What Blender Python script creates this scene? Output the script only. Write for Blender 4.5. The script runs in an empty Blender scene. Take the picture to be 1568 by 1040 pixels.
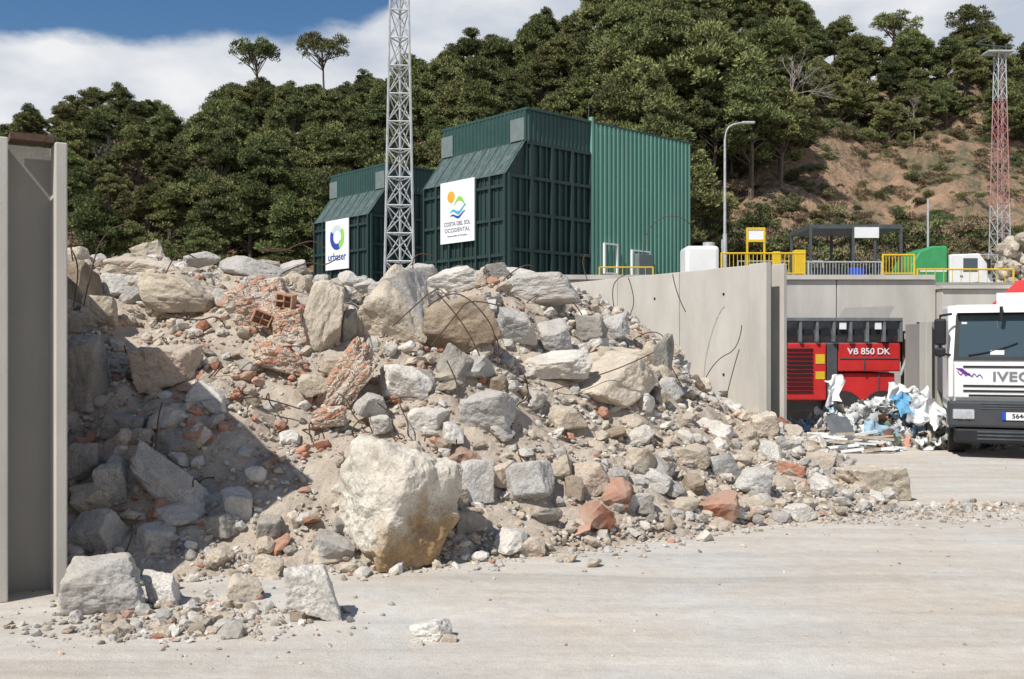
import bpy, bmesh, math, random
import numpy as np
from mathutils import Vector, Matrix, noise
random.seed(7); RNG=np.random.default_rng(11)
F=1524.0; EYE=2.18
def W(px,py,d):   # survey of the site: bearing / elevation read from the photo + distance in metres -> world position
    return Vector(((px-784)/F*d, d, EYE-(py-534)/F*d))
sc=bpy.context.scene
COL=sc.collection
# ------------------------------------------------------------ materials
def nm(name):
    m=bpy.data.materials.new(name); m.use_nodes=True
    nt=m.node_tree; return m,nt,nt.nodes,nt.links,nt.nodes['Principled BSDF']
def M(name,c1,c2=None,scale=3.0,rough=.8,metal=0.0,bump=0.0,bscale=40.0,stretch=(1,1,1),detail=6,spec=.3):
    m,nt,N,L,P=nm(name)
    if c2 is None: c2=tuple(c*.82 for c in c1)
    tc=N.new('ShaderNodeTexCoord'); mp=N.new('ShaderNodeMapping'); mp.inputs['Scale'].default_value=stretch
    L.new(tc.outputs['Object'],mp.inputs[0])
    n=N.new('ShaderNodeTexNoise'); n.inputs['Scale'].default_value=scale; n.inputs['Detail'].default_value=detail
    n.inputs['Roughness'].default_value=.65
    L.new(mp.outputs[0],n.inputs['Vector'])
    r=N.new('ShaderNodeValToRGB'); r.color_ramp.elements[0].position=.35; r.color_ramp.elements[1].position=.65
    r.color_ramp.elements[0].color=(*c2,1); r.color_ramp.elements[1].color=(*c1,1)
    L.new(n.outputs['Fac'],r.inputs[0]); L.new(r.outputs[0],P.inputs['Base Color'])
    P.inputs['Roughness'].default_value=rough; P.inputs['Metallic'].default_value=metal
    P.inputs['Specular IOR Level'].default_value=spec
    if bump:
        b=N.new('ShaderNodeBump'); b.inputs['Strength'].default_value=bump; b.inputs['Distance'].default_value=.02
        n2=N.new('ShaderNodeTexNoise'); n2.inputs['Scale'].default_value=bscale; n2.inputs['Detail'].default_value=5
        L.new(tc.outputs['Object'],n2.inputs['Vector']); L.new(n2.outputs['Fac'],b.inputs['Height']); L.new(b.outputs[0],P.inputs['Normal'])
    return m
def tint_mat(name,rough=.9,bump=.6,dust=.42,var=.30,bs=24,plastic=False):
    m,nt,N,L,P=nm(name)
    at=N.new('ShaderNodeAttribute'); at.attribute_name='tint'
    tc=N.new('ShaderNodeTexCoord')
    n=N.new('ShaderNodeTexNoise'); n.inputs['Scale'].default_value=4.0; n.inputs['Detail'].default_value=9; n.inputs['Roughness'].default_value=.72
    L.new(tc.outputs['Object'],n.inputs['Vector'])
    mr=N.new('ShaderNodeMapRange'); mr.inputs[1].default_value=.32; mr.inputs[2].default_value=.68; mr.inputs[3].default_value=1-var; mr.inputs[4].default_value=1+var*.6
    L.new(n.outputs['Fac'],mr.inputs[0])
    mul=N.new('ShaderNodeVectorMath'); mul.operation='SCALE'
    L.new(at.outputs['Color'],mul.inputs[0]); L.new(mr.outputs[0],mul.inputs['Scale'])
    out=mul.outputs[0]
    if dust>0:
        v=N.new('ShaderNodeTexVoronoi'); v.inputs['Scale'].default_value=38
        L.new(tc.outputs['Object'],v.inputs['Vector'])
        r=N.new('ShaderNodeMapRange'); r.inputs[1].default_value=.15; r.inputs[2].default_value=.5; r.inputs[3].default_value=.76; r.inputs[4].default_value=1.12
        L.new(v.outputs['Distance'],r.inputs[0])
        m2=N.new('ShaderNodeVectorMath'); m2.operation='SCALE'; L.new(out,m2.inputs[0]); L.new(r.outputs[0],m2.inputs['Scale'])
        g=N.new('ShaderNodeNewGeometry'); sx=N.new('ShaderNodeSeparateXYZ'); L.new(g.outputs['Normal'],sx.inputs[0])
        r2=N.new('ShaderNodeMapRange'); r2.inputs[1].default_value=.2; r2.inputs[2].default_value=.95; r2.inputs[3].default_value=0; r2.inputs[4].default_value=dust
        L.new(sx.outputs['Z'],r2.inputs[0])
        n4=N.new('ShaderNodeTexNoise'); n4.inputs['Scale'].default_value=1.7; n4.inputs['Detail'].default_value=7; L.new(tc.outputs['Object'],n4.inputs['Vector'])
        r4=N.new('ShaderNodeMapRange'); r4.inputs[1].default_value=.42; r4.inputs[2].default_value=.64; r4.inputs[3].default_value=.0; r4.inputs[4].default_value=.5; L.new(n4.outputs['Fac'],r4.inputs[0])
        ad=N.new('ShaderNodeMath'); ad.operation='MAXIMUM'; L.new(r2.outputs[0],ad.inputs[0]); L.new(r4.outputs[0],ad.inputs[1])
        mx=N.new('ShaderNodeMix'); mx.data_type='RGBA'; L.new(ad.outputs[0],mx.inputs[0]); L.new(m2.outputs[0],mx.inputs[6])
        mx.inputs[7].default_value=(.53,.46,.375,1)
        out=mx.outputs[2]
    L.new(out,P.inputs['Base Color'])
    P.inputs['Roughness'].default_value=rough; P.inputs['Specular IOR Level'].default_value=.2
    if bump:
        b=N.new('ShaderNodeBump'); b.inputs['Strength'].default_value=bump; b.inputs['Distance'].default_value=.04
        n2=N.new('ShaderNodeTexNoise'); n2.inputs['Scale'].default_value=bs; n2.inputs['Detail'].default_value=8; n2.inputs['Roughness'].default_value=.72
        L.new(tc.outputs['Object'],n2.inputs['Vector']); L.new(n2.outputs['Fac'],b.inputs['Height']); L.new(b.outputs[0],P.inputs['Normal'])
    return m
rockM=tint_mat('broken_concrete')
plasM=tint_mat('plastic_waste',rough=.5,bump=0,dust=0,var=.12)
def foliage_mat():
    m,nt,N,L,P=nm('pine_foliage')
    at=N.new('ShaderNodeAttribute'); at.attribute_name='tint'
    oi=N.new('ShaderNodeObjectInfo')
    hs=N.new('ShaderNodeHueSaturation')
    a=N.new('ShaderNodeMapRange'); a.inputs[3].default_value=.47; a.inputs[4].default_value=.52; L.new(oi.outputs['Random'],a.inputs[0]); L.new(a.outputs[0],hs.inputs['Hue'])
    k=N.new('ShaderNodeMath'); k.operation='MULTIPLY'; k.inputs[1].default_value=7.31; L.new(oi.outputs['Random'],k.inputs[0])
    fr=N.new('ShaderNodeMath'); fr.operation='FRACT'; L.new(k.outputs[0],fr.inputs[0])
    b=N.new('ShaderNodeMapRange'); b.inputs[3].default_value=.65; b.inputs[4].default_value=1.3; L.new(fr.outputs[0],b.inputs[0]); L.new(b.outputs[0],hs.inputs['Value'])
    L.new(at.outputs['Color'],hs.inputs['Color']); L.new(hs.outputs[0],P.inputs['Base Color'])
    P.inputs['Roughness'].default_value=.7; P.inputs['Specular IOR Level'].default_value=.15
    return m
folM=foliage_mat()
barkM=M('pine_bark',(.20,.15,.11),(.10,.08,.065),scale=6,bump=.5)
deadM=M('bare_branches',(.34,.30,.26),(.22,.19,.16),scale=6)
concM=M('precast_concrete',(.56,.53,.475),(.45,.42,.37),scale=1.2,rough=.9,bump=.15,bscale=60,stretch=(1,1,.35))
concD=M('concrete_weathered_shaded',(.32,.305,.275),(.25,.24,.22),scale=.8,rough=.9,bump=.15,stretch=(1,1,.3))  # dark base colour; on the wall webs it carries painted recess shade
concW=M('terrace_wall_concrete',(.55,.52,.47),(.42,.40,.355),scale=.9,rough=.9,bump=.15,stretch=(1,1,.3))
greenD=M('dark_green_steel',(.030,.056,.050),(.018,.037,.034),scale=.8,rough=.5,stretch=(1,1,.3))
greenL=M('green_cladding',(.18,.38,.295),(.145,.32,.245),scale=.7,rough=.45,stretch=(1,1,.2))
greenT=M('green_upper_cladding',(.036,.085,.075),(.026,.062,.056),scale=.7,rough=.5)
battM=M('green_roof_batten',(.09,.17,.145),(.06,.12,.10),scale=2,rough=.5)
ventM=M('vent_grey_panel',(.17,.21,.20),rough=.6)
roofM=M('sloping_roof_sheet',(.13,.16,.15),(.04,.065,.058),scale=2.5,rough=.5,stretch=(1,3,1))
white=M('white_paint',(.80,.80,.78),(.72,.72,.70),scale=2,rough=.4)
whiteS=M('sign_white',(.82,.82,.82),(.78,.78,.78),rough=.5)
galv=M('galvanised_steel',(.52,.53,.53),(.38,.39,.39),scale=6,rough=.5,metal=.2)
redM=M('red_paint',(.62,.035,.035),(.48,.03,.03),scale=2,rough=.4)
redF=M('faded_red_paint',(.42,.13,.12),(.40,.30,.29),scale=3,rough=.7)
yelM=M('yellow_paint',(.75,.50,.03),(.62,.42,.03),scale=3,rough=.5)
orgM=M('orange_paint',(.70,.20,.04),rough=.5)
dkM=M('dark_grey_steel',(.09,.10,.105),(.06,.065,.07),scale=3,rough=.6)
hopM=M('hopper_grey_steel',(.19,.205,.21),(.10,.11,.115),scale=3,rough=.6)
blkM=M('black_plastic',(.022,.022,.025),(.015,.015,.017),rough=.55)
rubM=M('tyre_rubber',(.03,.03,.03),(.05,.045,.04),scale=8,rough=.9)
rustM=M('rusty_rebar',(.13,.08,.052),(.07,.045,.032),scale=30,rough=.9)
truckG=M('truck_green',(.06,.33,.12),(.05,.27,.10),rough=.4)
woodM=M('timber_boards',(.55,.48,.38),(.38,.30,.22),scale=4,stretch=(1,6,1))
plateB=M('plate_blue',(.02,.08,.5)); purM=M('purple_decal',(.16,.03,.28)); txtG=M('grey_lettering',(.20,.21,.23)); 
blueM=M('blue_logo',(.03,.07,.35)); cyanM=M('cyan_logo',(.05,.45,.6)); grnLogo=M('green_logo',(.30,.62,.10)); orLogo=M('orange_logo',(.85,.40,.04)); lgrey=M('pale_logo',(.55,.65,.68))
def glass_mat():
    m,nt,N,L,P=nm('windscreen_glass')
    P.inputs['Base Color'].default_value=(.05,.075,.085,1); P.inputs['Roughness'].default_value=.06; P.inputs['Specular IOR Level'].default_value=.8
    return m
glassM=glass_mat()
# ------------------------------------------------------------ mesh helpers
def link(o,parent=None):
    COL.objects.link(o)
    if parent: o.parent=parent
    return o
def empty(name,loc=(0,0,0),rz=0,mat=None):
    e=bpy.data.objects.new(name,None); COL.objects.link(e)
    if mat is not None: e.matrix_world=mat
    else: e.location=loc; e.rotation_euler=(0,0,rz)
    return e
def pym(name,v,f,mat,parent=None,smooth=False):
    me=bpy.data.meshes.new(name); me.from_pydata([tuple(p) for p in v],[],f); me.materials.append(mat); me.update()
    if smooth:
        me.polygons.foreach_set('use_smooth',[True]*len(me.polygons))
    return link(bpy.data.objects.new(name,me),parent)
def boxes(name,lst,mat,parent=None,bevel=0):
    v=[];f=[]
    for (x0,x1,y0,y1,z0,z1) in lst:
        b=len(v)
        v+=[(x0,y0,z0),(x1,y0,z0),(x1,y1,z0),(x0,y1,z0),(x0,y0,z1),(x1,y0,z1),(x1,y1,z1),(x0,y1,z1)]
        f+=[tuple(b+i for i in q) for q in ((0,3,2,1),(4,5,6,7),(0,1,5,4),(1,2,6,5),(2,3,7,6),(3,0,4,7))]
    o=pym(name,v,f,mat,parent)
    if bevel:
        m=o.modifiers.new('bev','BEVEL'); m.width=bevel; m.segments=2
    return o
def cyls(name,lst,mat,parent=None,n=6):
    v=[];f=[]
    for (p0,p1,r0,*rr) in lst:
        r1=rr[0] if rr else r0
        p0=Vector(p0);p1=Vector(p1); d=(p1-p0).normalized()
        u=d.orthogonal().normalized(); w=d.cross(u); b=len(v)
        for i in range(n):
            a=2*math.pi*i/n; v.append(p0+(u*math.cos(a)+w*math.sin(a))*r0)
        for i in range(n):
            a=2*math.pi*i/n; v.append(p1+(u*math.cos(a)+w*math.sin(a))*r1)
        for i in range(n): f.append((b+i,b+(i+1)%n,b+n+(i+1)%n,b+n+i))
        f.append(tuple(b+i for i in reversed(range(n)))); f.append(tuple(b+n+i for i in range(n)))
    return pym(name,v,f,mat,parent,smooth=False)
def prism(name,prof,x0,x1,mat,parent=None,bevel=0):
    n=len(prof); v=[(x0,y,z) for y,z in prof]+[(x1,y,z) for y,z in prof]
    f=[tuple(range(n)),tuple(reversed(range(n,2*n)))]+[(i,n+i,n+(i+1)%n,(i+1)%n) for i in range(n)]
    o=pym(name,v,f,mat,parent)
    bm=bmesh.new(); bm.from_mesh(o.data); bmesh.ops.recalc_face_normals(bm,faces=bm.faces); bm.to_mesh(o.data); bm.free()
    if bevel:
        m=o.modifiers.new('bev','BEVEL'); m.width=bevel; m.segments=3
    return o
def trimesh(name,V,T,C=None,mat=None,parent=None,smooth=False):
    me=bpy.data.meshes.new(name); V=np.asarray(V,dtype=np.float32); T=np.asarray(T,dtype=np.int32)
    me.vertices.add(len(V)); me.vertices.foreach_set('co',V.ravel())
    me.loops.add(T.size); me.loops.foreach_set('vertex_index',T.ravel())
    me.polygons.add(len(T)); me.polygons.foreach_set('loop_start',np.arange(0,T.size,T.shape[1],dtype=np.int32))
    if C is not None:
        a=me.attributes.new('tint','FLOAT_COLOR','POINT'); C4=np.ones((len(V),4),dtype=np.float32); C4[:,:3]=C; a.data.foreach_set('color',C4.ravel())
    me.update(calc_edges=True)
    me.polygons.foreach_set('use_smooth',np.full(len(T),smooth))
    if mat: me.materials.append(mat)
    o=bpy.data.objects.new(name,me); return link(o,parent)
def text(name,s,size,mat,parent,loc,rot=(0,0,0),ext=.004,align='CENTER',sx=1,bold=0,sp=1):
    c=bpy.data.curves.new(name,'FONT'); c.body=s; c.size=size; c.extrude=ext; c.align_x=align; c.align_y='CENTER'; c.offset=bold; c.space_character=sp
    c.materials.append(mat); o=bpy.data.objects.new(name,c); link(o,parent); o.location=loc; o.rotation_euler=rot; o.scale=(sx,1,1); return o
def curve(name,polys,r,mat,parent=None):
    c=bpy.data.curves.new(name,'CURVE'); c.dimensions='3D'; c.bevel_depth=r; c.bevel_resolution=2; c.resolution_u=8
    for pts in polys:
        s=c.splines.new('NURBS'); s.points.add(len(pts)-1)
        for i,p in enumerate(pts): s.points[i].co=(*p,1)
        s.use_endpoint_u=True; s.order_u=3
    c.materials.append(mat); return link(bpy.data.objects.new(name,c),parent)
# ------------------------------------------------------------ icospheres / rocks
ICO={}
for s in range(1,7):
    bm=bmesh.new(); bmesh.ops.create_icosphere(bm,subdivisions=s,radius=1.0)
    ICO[s]=(np.array([v.co[:] for v in bm.verts]),np.array([[v.index for v in f.verts] for f in bm.faces])); bm.free()
def rotm(rng,amp=math.pi):
    e=rng.uniform(-amp,amp,3); 
    return np.array(Matrix.Rotation(e[0],3,'X')@Matrix.Rotation(e[1],3,'Y')@Matrix.Rotation(e[2],3,'Z'))
def rock(sub,rng,cuts=6,k=22,rough=.05,tilt=.35,boxy=True):
    n=ICO[sub][0]; P=[];D=[]
    if boxy:
        R=rotm(rng,tilt)
        for ax in range(3):
            for sg in (-1,1):
                v=np.zeros(3); v[ax]=sg; v+=rng.normal(0,.17,3); v/=np.linalg.norm(v); P.append(R@v); D.append(rng.uniform(.70,1))
    for i in range(cuts+(0 if boxy else 8)):
        v=rng.normal(size=3); v/=np.linalg.norm(v); P.append(v); D.append(rng.uniform(.78,1.12))
    q=np.clip(n@np.array(P).T,0,None)/np.array(D)
    r=(q**k).sum(1)**(-1.0/k)
    V=n*r[:,None]
    if sub>=3:
        off=rng.uniform(-50,50,3)
        dd=np.array([noise.fractal(Vector(p*2.1+off),.85,2.1,7) for p in V])
        d2=np.array([max(0,noise.noise(Vector(p*3.2+off))-.1)for p in V])
        dv=np.array([noise.noise_vector(Vector(p*6+off))[:] for p in V])
        V=V+n*(dd*rough*1.3-d2*rough*2.0)[:,None]+dv*rough*.4
    else:
        V=V*(1+rng.normal(0,.06,len(V)))[:,None]
    lo=V.min(0);hi=V.max(0); return (V-(lo+hi)/2)/((hi-lo)/2)
PAL={'g':(.455,.44,.415),'t':(.49,.415,.32),'w':(.65,.62,.565),'b':(.25,.19,.13),'d':(.26,.245,.22),'k':(.42,.19,.12),'y':(.56,.485,.38),'p':(.54,.435,.345)}
KEYS=['g','t','w','b','d','k','y','p']; PROB=[.25,.21,.19,.06,.08,.045,.095,.07]
# ------------------------------------------------------------ pile height
def pyb(x): return np.interp(x,[-9,-4.3,-3.05,-1.67,-.1,.84,3.05,5.3,6.3],[9.8,9.8,9.7,10.0,10.5,11.0,12.6,13.5,13.9])
def ph(x,y,detail=True):
    x=np.asarray(x,float); y=np.asarray(y,float)
    yb=pyb(x)
    hm=np.interp(x,[-9,-4,-3.3,-2.2,-1.3,1.2,2,2.6,3.3,4.2,5.0,6.0,6.8],[3.4,3.3,3.02,2.95,3.12,3.15,2.75,2.25,1.5,.9,.5,.16,-.1])
    sl=np.interp(x,[-9,0,1.2,2.5,3.3,5,6],[.72,.66,.55,.44,.36,.24,.12])
    a=sl*(y-yb)+.02; k=.35
    h=-k*np.log(np.exp(-a/k)+np.exp(-hm/k))+.12*np.clip(hm,0,1)
    if detail:
        l=.16*np.sin(1.7*x+.9*y+1)*np.sin(1.3*y-.7*x)+.09*np.sin(3.9*x+2.1)*np.sin(3.1*y+x)+.04*np.sin(8*x+3*y)*np.sin(7*y-2*x)
        h=h+l*np.clip(a,0,1)
    out=((x-5.45)*.85+(y-21)*.52>0)&(y>20.9)
    out|=((x+3.98)*.85+(y-8.8)*.52<0)
    return np.where(out,-.12,np.maximum(h,-.12))
def hit(px,py):
    for extra in range(0,200,6):
        d=np.arange(7,27,.03); x=(px-784)/F*d; z=EYE-(py+extra-534)/F*d
        s=z<np.maximum(ph(x,d,False),0)
        if s.any(): return float(d[np.argmax(s)])
    return 12.0
# ------------------------------------------------------------ ground
def ground_mat():
    m,nt,N,L,P=nm('dusty_concrete_ground')
    tc=N.new('ShaderNodeTexCoord')
    wn=N.new('ShaderNodeTexNoise'); wn.inputs['Scale'].default_value=.25; wn.inputs['Detail'].default_value=2; L.new(tc.outputs['Object'],wn.inputs['Vector'])
    wa=N.new('ShaderNodeVectorMath'); wa.operation='MULTIPLY_ADD'; L.new(wn.outputs['Color'],wa.inputs[0]); wa.inputs[1].default_value=(.8,.8,0); L.new(tc.outputs['Object'],wa.inputs[2])
    def nz(scale,st=(1,1,1),det=6,rot=0,ro=.65):
        mp=N.new('ShaderNodeMapping'); mp.inputs['Scale'].default_value=st; mp.inputs['Rotation'].default_value=(0,0,rot); L.new(wa.outputs[0],mp.inputs[0])
        n=N.new('ShaderNodeTexNoise'); n.inputs['Scale'].default_value=scale; n.inputs['Detail'].default_value=det; n.inputs['Roughness'].default_value=ro; L.new(mp.outputs[0],n.inputs['Vector']); return n
    n1=nz(.35,det=9,ro=.72); n2=nz(.9,(.22,1.5,1),8,.22,.72); n3=nz(60); n4=nz(5,(1,1,1),10,0,.72); n5=nz(1.0,(.10,2.2,1),5,-.12,.6)
    r=N.new('ShaderNodeValToRGB'); e=r.color_ramp.elements; e[0].position=.38;e[0].color=(.57,.545,.50,1); e[1].position=.62; e[1].color=(.56,.49,.405,1)
    L.new(n1.outputs['Fac'],r.inputs[0])
    def mulby(col,n,a,b,lo,hi):
        mr=N.new('ShaderNodeMapRange'); mr.inputs[1].default_value=a; mr.inputs[2].default_value=b; mr.inputs[3].default_value=lo; mr.inputs[4].default_value=hi
        L.new(n.outputs['Fac'],mr.inputs[0]); s=N.new('ShaderNodeVectorMath'); s.operation='SCALE'; L.new(col,s.inputs[0]); L.new(mr.outputs[0],s.inputs['Scale']); return s.outputs[0]
    c=mulby(r.outputs[0],n2,.36,.64,.87,1.08); c=mulby(c,n5,.34,.52,.89,1.02); c=mulby(c,n4,.3,.7,.89,1.10); c=mulby(c,n3,.3,.7,.86,1.14)
    L.new(c,P.inputs['Base Color']); P.inputs['Roughness'].default_value=.95; P.inputs['Specular IOR Level'].default_value=.1
    b=N.new('ShaderNodeBump'); b.inputs['Strength'].default_value=.5; b.inputs['Distance'].default_value=.015; L.new(n3.outputs['Fac'],b.inputs['Height'])
    b2=N.new('ShaderNodeBump'); b2.inputs['Strength'].default_value=.5; b2.inputs['Distance'].default_value=.05; L.new(n4.outputs['Fac'],b2.inputs['Height']); L.new(b.outputs[0],b2.inputs['Normal'])
    L.new(b2.outputs[0],P.inputs['Normal']); return m
pym('ground',[(-1500,-200,0),(1500,-200,0),(1500,2500,0),(-1500,2500,0)],[(0,1,2,3)],ground_mat())
# ------------------------------------------------------------ rubble pile
pile=empty('rubble_pile')
gx=np.arange(-9,7.2,.05); gy=np.arange(8.8,27,.05); X,Y=np.meshgrid(gx,gy); Z=ph(X,Y)
nz=np.array([noise.fractal(Vector((x*2.3,y*2.3,0)),.8,2.1,6) for x,y in zip(X.ravel(),Y.ravel())]).reshape(X.shape)
Z=Z+np.where(Z>.02,nz*.07,0)
V=np.stack([X.ravel(),Y.ravel(),Z.ravel()],1); nx=len(gx); ny=len(gy)
i=np.arange((nx-1)*(ny-1)); r_=i//(nx-1); c_=i%(nx-1); a=r_*nx+c_
keep=(Z.ravel()[a]>-.1)
T=np.stack([a,a+1,a+nx+1,a+nx],1)[keep]
Cb=np.array((.40,.33,.26))*(1+.15*np.clip(nz.ravel(),-1,1))[:,None]
trimesh('pile_earth',V,T,Cb,rockM,pile,smooth=False)
def fine_patch(x,d,h):
    px=784+F*x/d; py=534+F*(EYE-h)/d
    return ((px>330)&(px<520)&(py>560)&(py<790))
def scatter(name,n,sub,r0,r1,where='pile',p=3.0,nv=16,emb=.25,cuts=5,only=None):
    rng=RNG
    if where=='pile':
        x=rng.uniform(-8,6.6,n*2); y=pyb(x)+rng.uniform(-.1,8.5,n*2)**1.0
        h=ph(x,y); k=h>.015
        fp=fine_patch(x,y,h); 
        if r1>.06: k&=~(fp&(rng.random(len(x))<.8))
        x,y,h=x[k][:n],y[k][:n],h[k][:n]
    elif where=='spill':
        x=rng.uniform(-4.2,7.4,n*2); y=pyb(x)-rng.exponential(.22,n*2)+.1
        k=((x+3.98)*.85+(y-8.8)*.52>0)|(y<8.4); x=x[k][:n]; y=y[k][:n]; h=np.maximum(ph(x,y),0)
    elif where=='ground':
        x=rng.uniform(-6,14,n); y=4.2+rng.random(n)**1.4*18; h=np.maximum(ph(x,y),0)
    else:
        (x0,y0,sx,sy)=where; x=rng.normal(x0,sx,n); y=rng.normal(y0,sy,n); h=np.maximum(ph(x,y),0)
    n=len(x); u=rng.random(n); rad=r0+(r1-r0)*u**p
    Vs=[];Ts=[];Cs=[];base=0
    vid=rng.integers(0,nv,n); tri=ICO[sub][1]
    for v in range(nv):
        idx=np.where(vid==v)[0]
        if not len(idx): continue
        rv=rock(sub,rng,cuts=cuts,k=20,rough=.075,tilt=3)
        for j in idx:
            S=rad[j]*np.array([rng.uniform(.8,1.4),rng.uniform(.7,1.1),rng.uniform(.45,.9)])
            R=np.array(Matrix.Rotation(rng.uniform(0,6.28),3,'Z')@Matrix.Rotation(rng.uniform(-.7,.7),3,'X')@Matrix.Rotation(rng.uniform(-.7,.7),3,'Y'))
            Vs.append((rv*S)@R.T+np.array([x[j],y[j],h[j]+rad[j]*(.6-emb)]))
            Ts.append(tri+base); base+=len(rv)
            c=np.array(PAL[only or rng.choice(KEYS,p=PROB)])*rng.uniform(.72,1.14)
            Cs.append(np.tile(c,(len(rv),1)))
    return trimesh(name,np.concatenate(Vs),np.concatenate(Ts),np.concatenate(Cs),rockM,pile,smooth=False)
scatter('gravel',21000,1,.008,.042,p=2)
scatter('stones',3300,2,.035,.12,p=2.3)
scatter('rocks',360,3,.09,.25,p=1.6,emb=.3,nv=20)
scatter('spill_gravel',2600,1,.008,.04,'spill',p=2)
scatter('spill_stones',240,2,.03,.10,'spill',p=2)
scatter('spill_heap_stones',130,2,.03,.085,(-2.75,8.0,.42,.3),p=1.3)
scatter('spill_heap_gravel',700,1,.008,.032,(-2.7,8.0,.6,.35),p=1.5)
scatter('right_spill_gravel',800,1,.008,.04,(4.6,13.0,1.2,.35),p=2)
scatter('ground_grit',2600,1,.003,.017,'ground',p=3.5)
scatter('brick_bits',150,2,.03,.10,(-2.9,12.6,1.0,1.2),p=1.4,emb=.2,only='k')
# hero chunks: (cx,cy,w,h,ang_deg,colour)
H=[(150,480,55,60,10,'t'),(122,440,60,110,5,'b'),(130,575,75,130,-8,'d'),(185,440,58,40,0,'w'),(275,450,130,66,-8,'t'),(310,398,60,24,5,'g'),(385,415,105,40,-12,'g'),
(235,415,90,34,0,'y'),(190,408,70,30,5,'p'),(258,562,108,72,8,'p'),(318,617,66,72,10,'w'),(195,655,80,48,-10,'d'),(270,682,84,56,-5,'d'),(270,745,160,72,-35,'g'),(365,772,58,48,-20,'g'),
(128,710,50,66,0,'d'),(172,740,48,84,0,'g'),(150,815,76,70,3,'g'),(415,808,48,40,10,'d'),(238,822,60,46,0,'g'),
(497,488,62,112,-12,'y'),(592,475,130,128,15,'y'),(625,480,82,128,18,'g'),(706,505,118,104,10,'b'),(700,430,95,44,5,'w'),(565,438,50,24,0,'g'),
(820,446,138,58,3,'g'),(790,425,90,30,-12,'w'),(793,500,66,50,-8,'g'),(850,515,56,52,0,'g'),(845,560,130,44,3,'w'),(915,548,140,36,10,'t'),(938,588,165,80,24,'y'),(1015,560,28,100,-8,'d'),
(697,572,62,86,-20,'d'),(618,590,84,66,-20,'w'),(745,635,108,72,8,'g'),(658,645,76,48,5,'w'),(566,624,52,50,0,'g'),(757,592,46,38,0,'b'),(520,560,60,46,0,'t'),(480,590,50,34,0,'t'),
(1025,602,52,42,0,'g'),(1170,650,42,40,0,'y'),(1152,738,58,46,5,'g'),(905,735,70,62,-5,'p'),(813,740,78,72,8,'g'),(731,735,62,66,-10,'g'),(767,725,38,42,0,'p'),(980,772,42,38,0,'g'),
(1000,735,60,40,0,'g'),(1060,700,54,36,0,'t'),(1128,787,34,24,0,'w'),(1225,785,52,30,0,'w'),(1180,690,40,34,5,'w'),(1255,705,50,30,-10,'t'),
(940,500,46,44,0,'g'),(905,508,52,52,0,'d'),(870,640,60,40,0,'t'),(620,700,60,44,0,'t'),(585,650,40,30,0,'w'),
(110,400,60,45,0,'y'),(445,416,56,30,12,'g'),(505,440,44,22,-8,'y'),(645,420,60,34,0,'g'),(760,415,44,26,0,'d'),(655,590,40,60,10,'d'),(535,500,30,60,-10,'d'),
(375,902,52,44,0,'y'),(410,868,52,40,0,'y'),(495,850,52,34,0,'y'),(805,838,62,34,0,'p'),(868,855,34,16,0,'t'),(720,800,54,40,0,'d'),(1050,775,44,28,0,'t'),(340,805,50,40,10,'d'),(700,760,40,36,0,'t')]
Vs=[];Ts=[];Cs=[];base=0
def hero(cx,cy,w,h,ang,c,d=None,sub=None,cuts=6,k=24,rough=.052,depth=.85,boxy=True,tilt=.35,rj=1.0):
    if d is None: d=hit(cx,cy+.38*h)
    d=d+.12*max(w,h)/F*d
    s=sub or (5 if max(w,h)>60 else 4)
    v=rock(s,RNG,cuts=cuts,k=k,rough=rough,tilt=tilt,boxy=boxy)
    wx=w/F*d/2; hz=h/F*d/2
    S=np.array([wx,(wx+hz)/2*depth,hz])
    R=np.array(Matrix.Rotation(math.radians(-ang),3,'Y')@Matrix.Rotation(RNG.uniform(-.3,.3)*rj,3,'Z')@Matrix.Rotation(RNG.uniform(-.1,.25)*rj,3,'X'))
    v0=v.copy(); v=(v*S)@R.T+np.array(W(cx,cy,d))
    col=np.array(PAL[c])*RNG.uniform(.9,1.08)
    return v,ICO[s][1],np.tile(col,(len(v),1)),v0
for t in H:
    v,tr,c,_=hero(*t); Vs.append(v);Ts.append(tr+base);Cs.append(c);base+=len(v)
trimesh('large_chunks',np.concatenate(Vs),np.concatenate(Ts),np.concatenate(Cs),rockM,pile)
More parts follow.
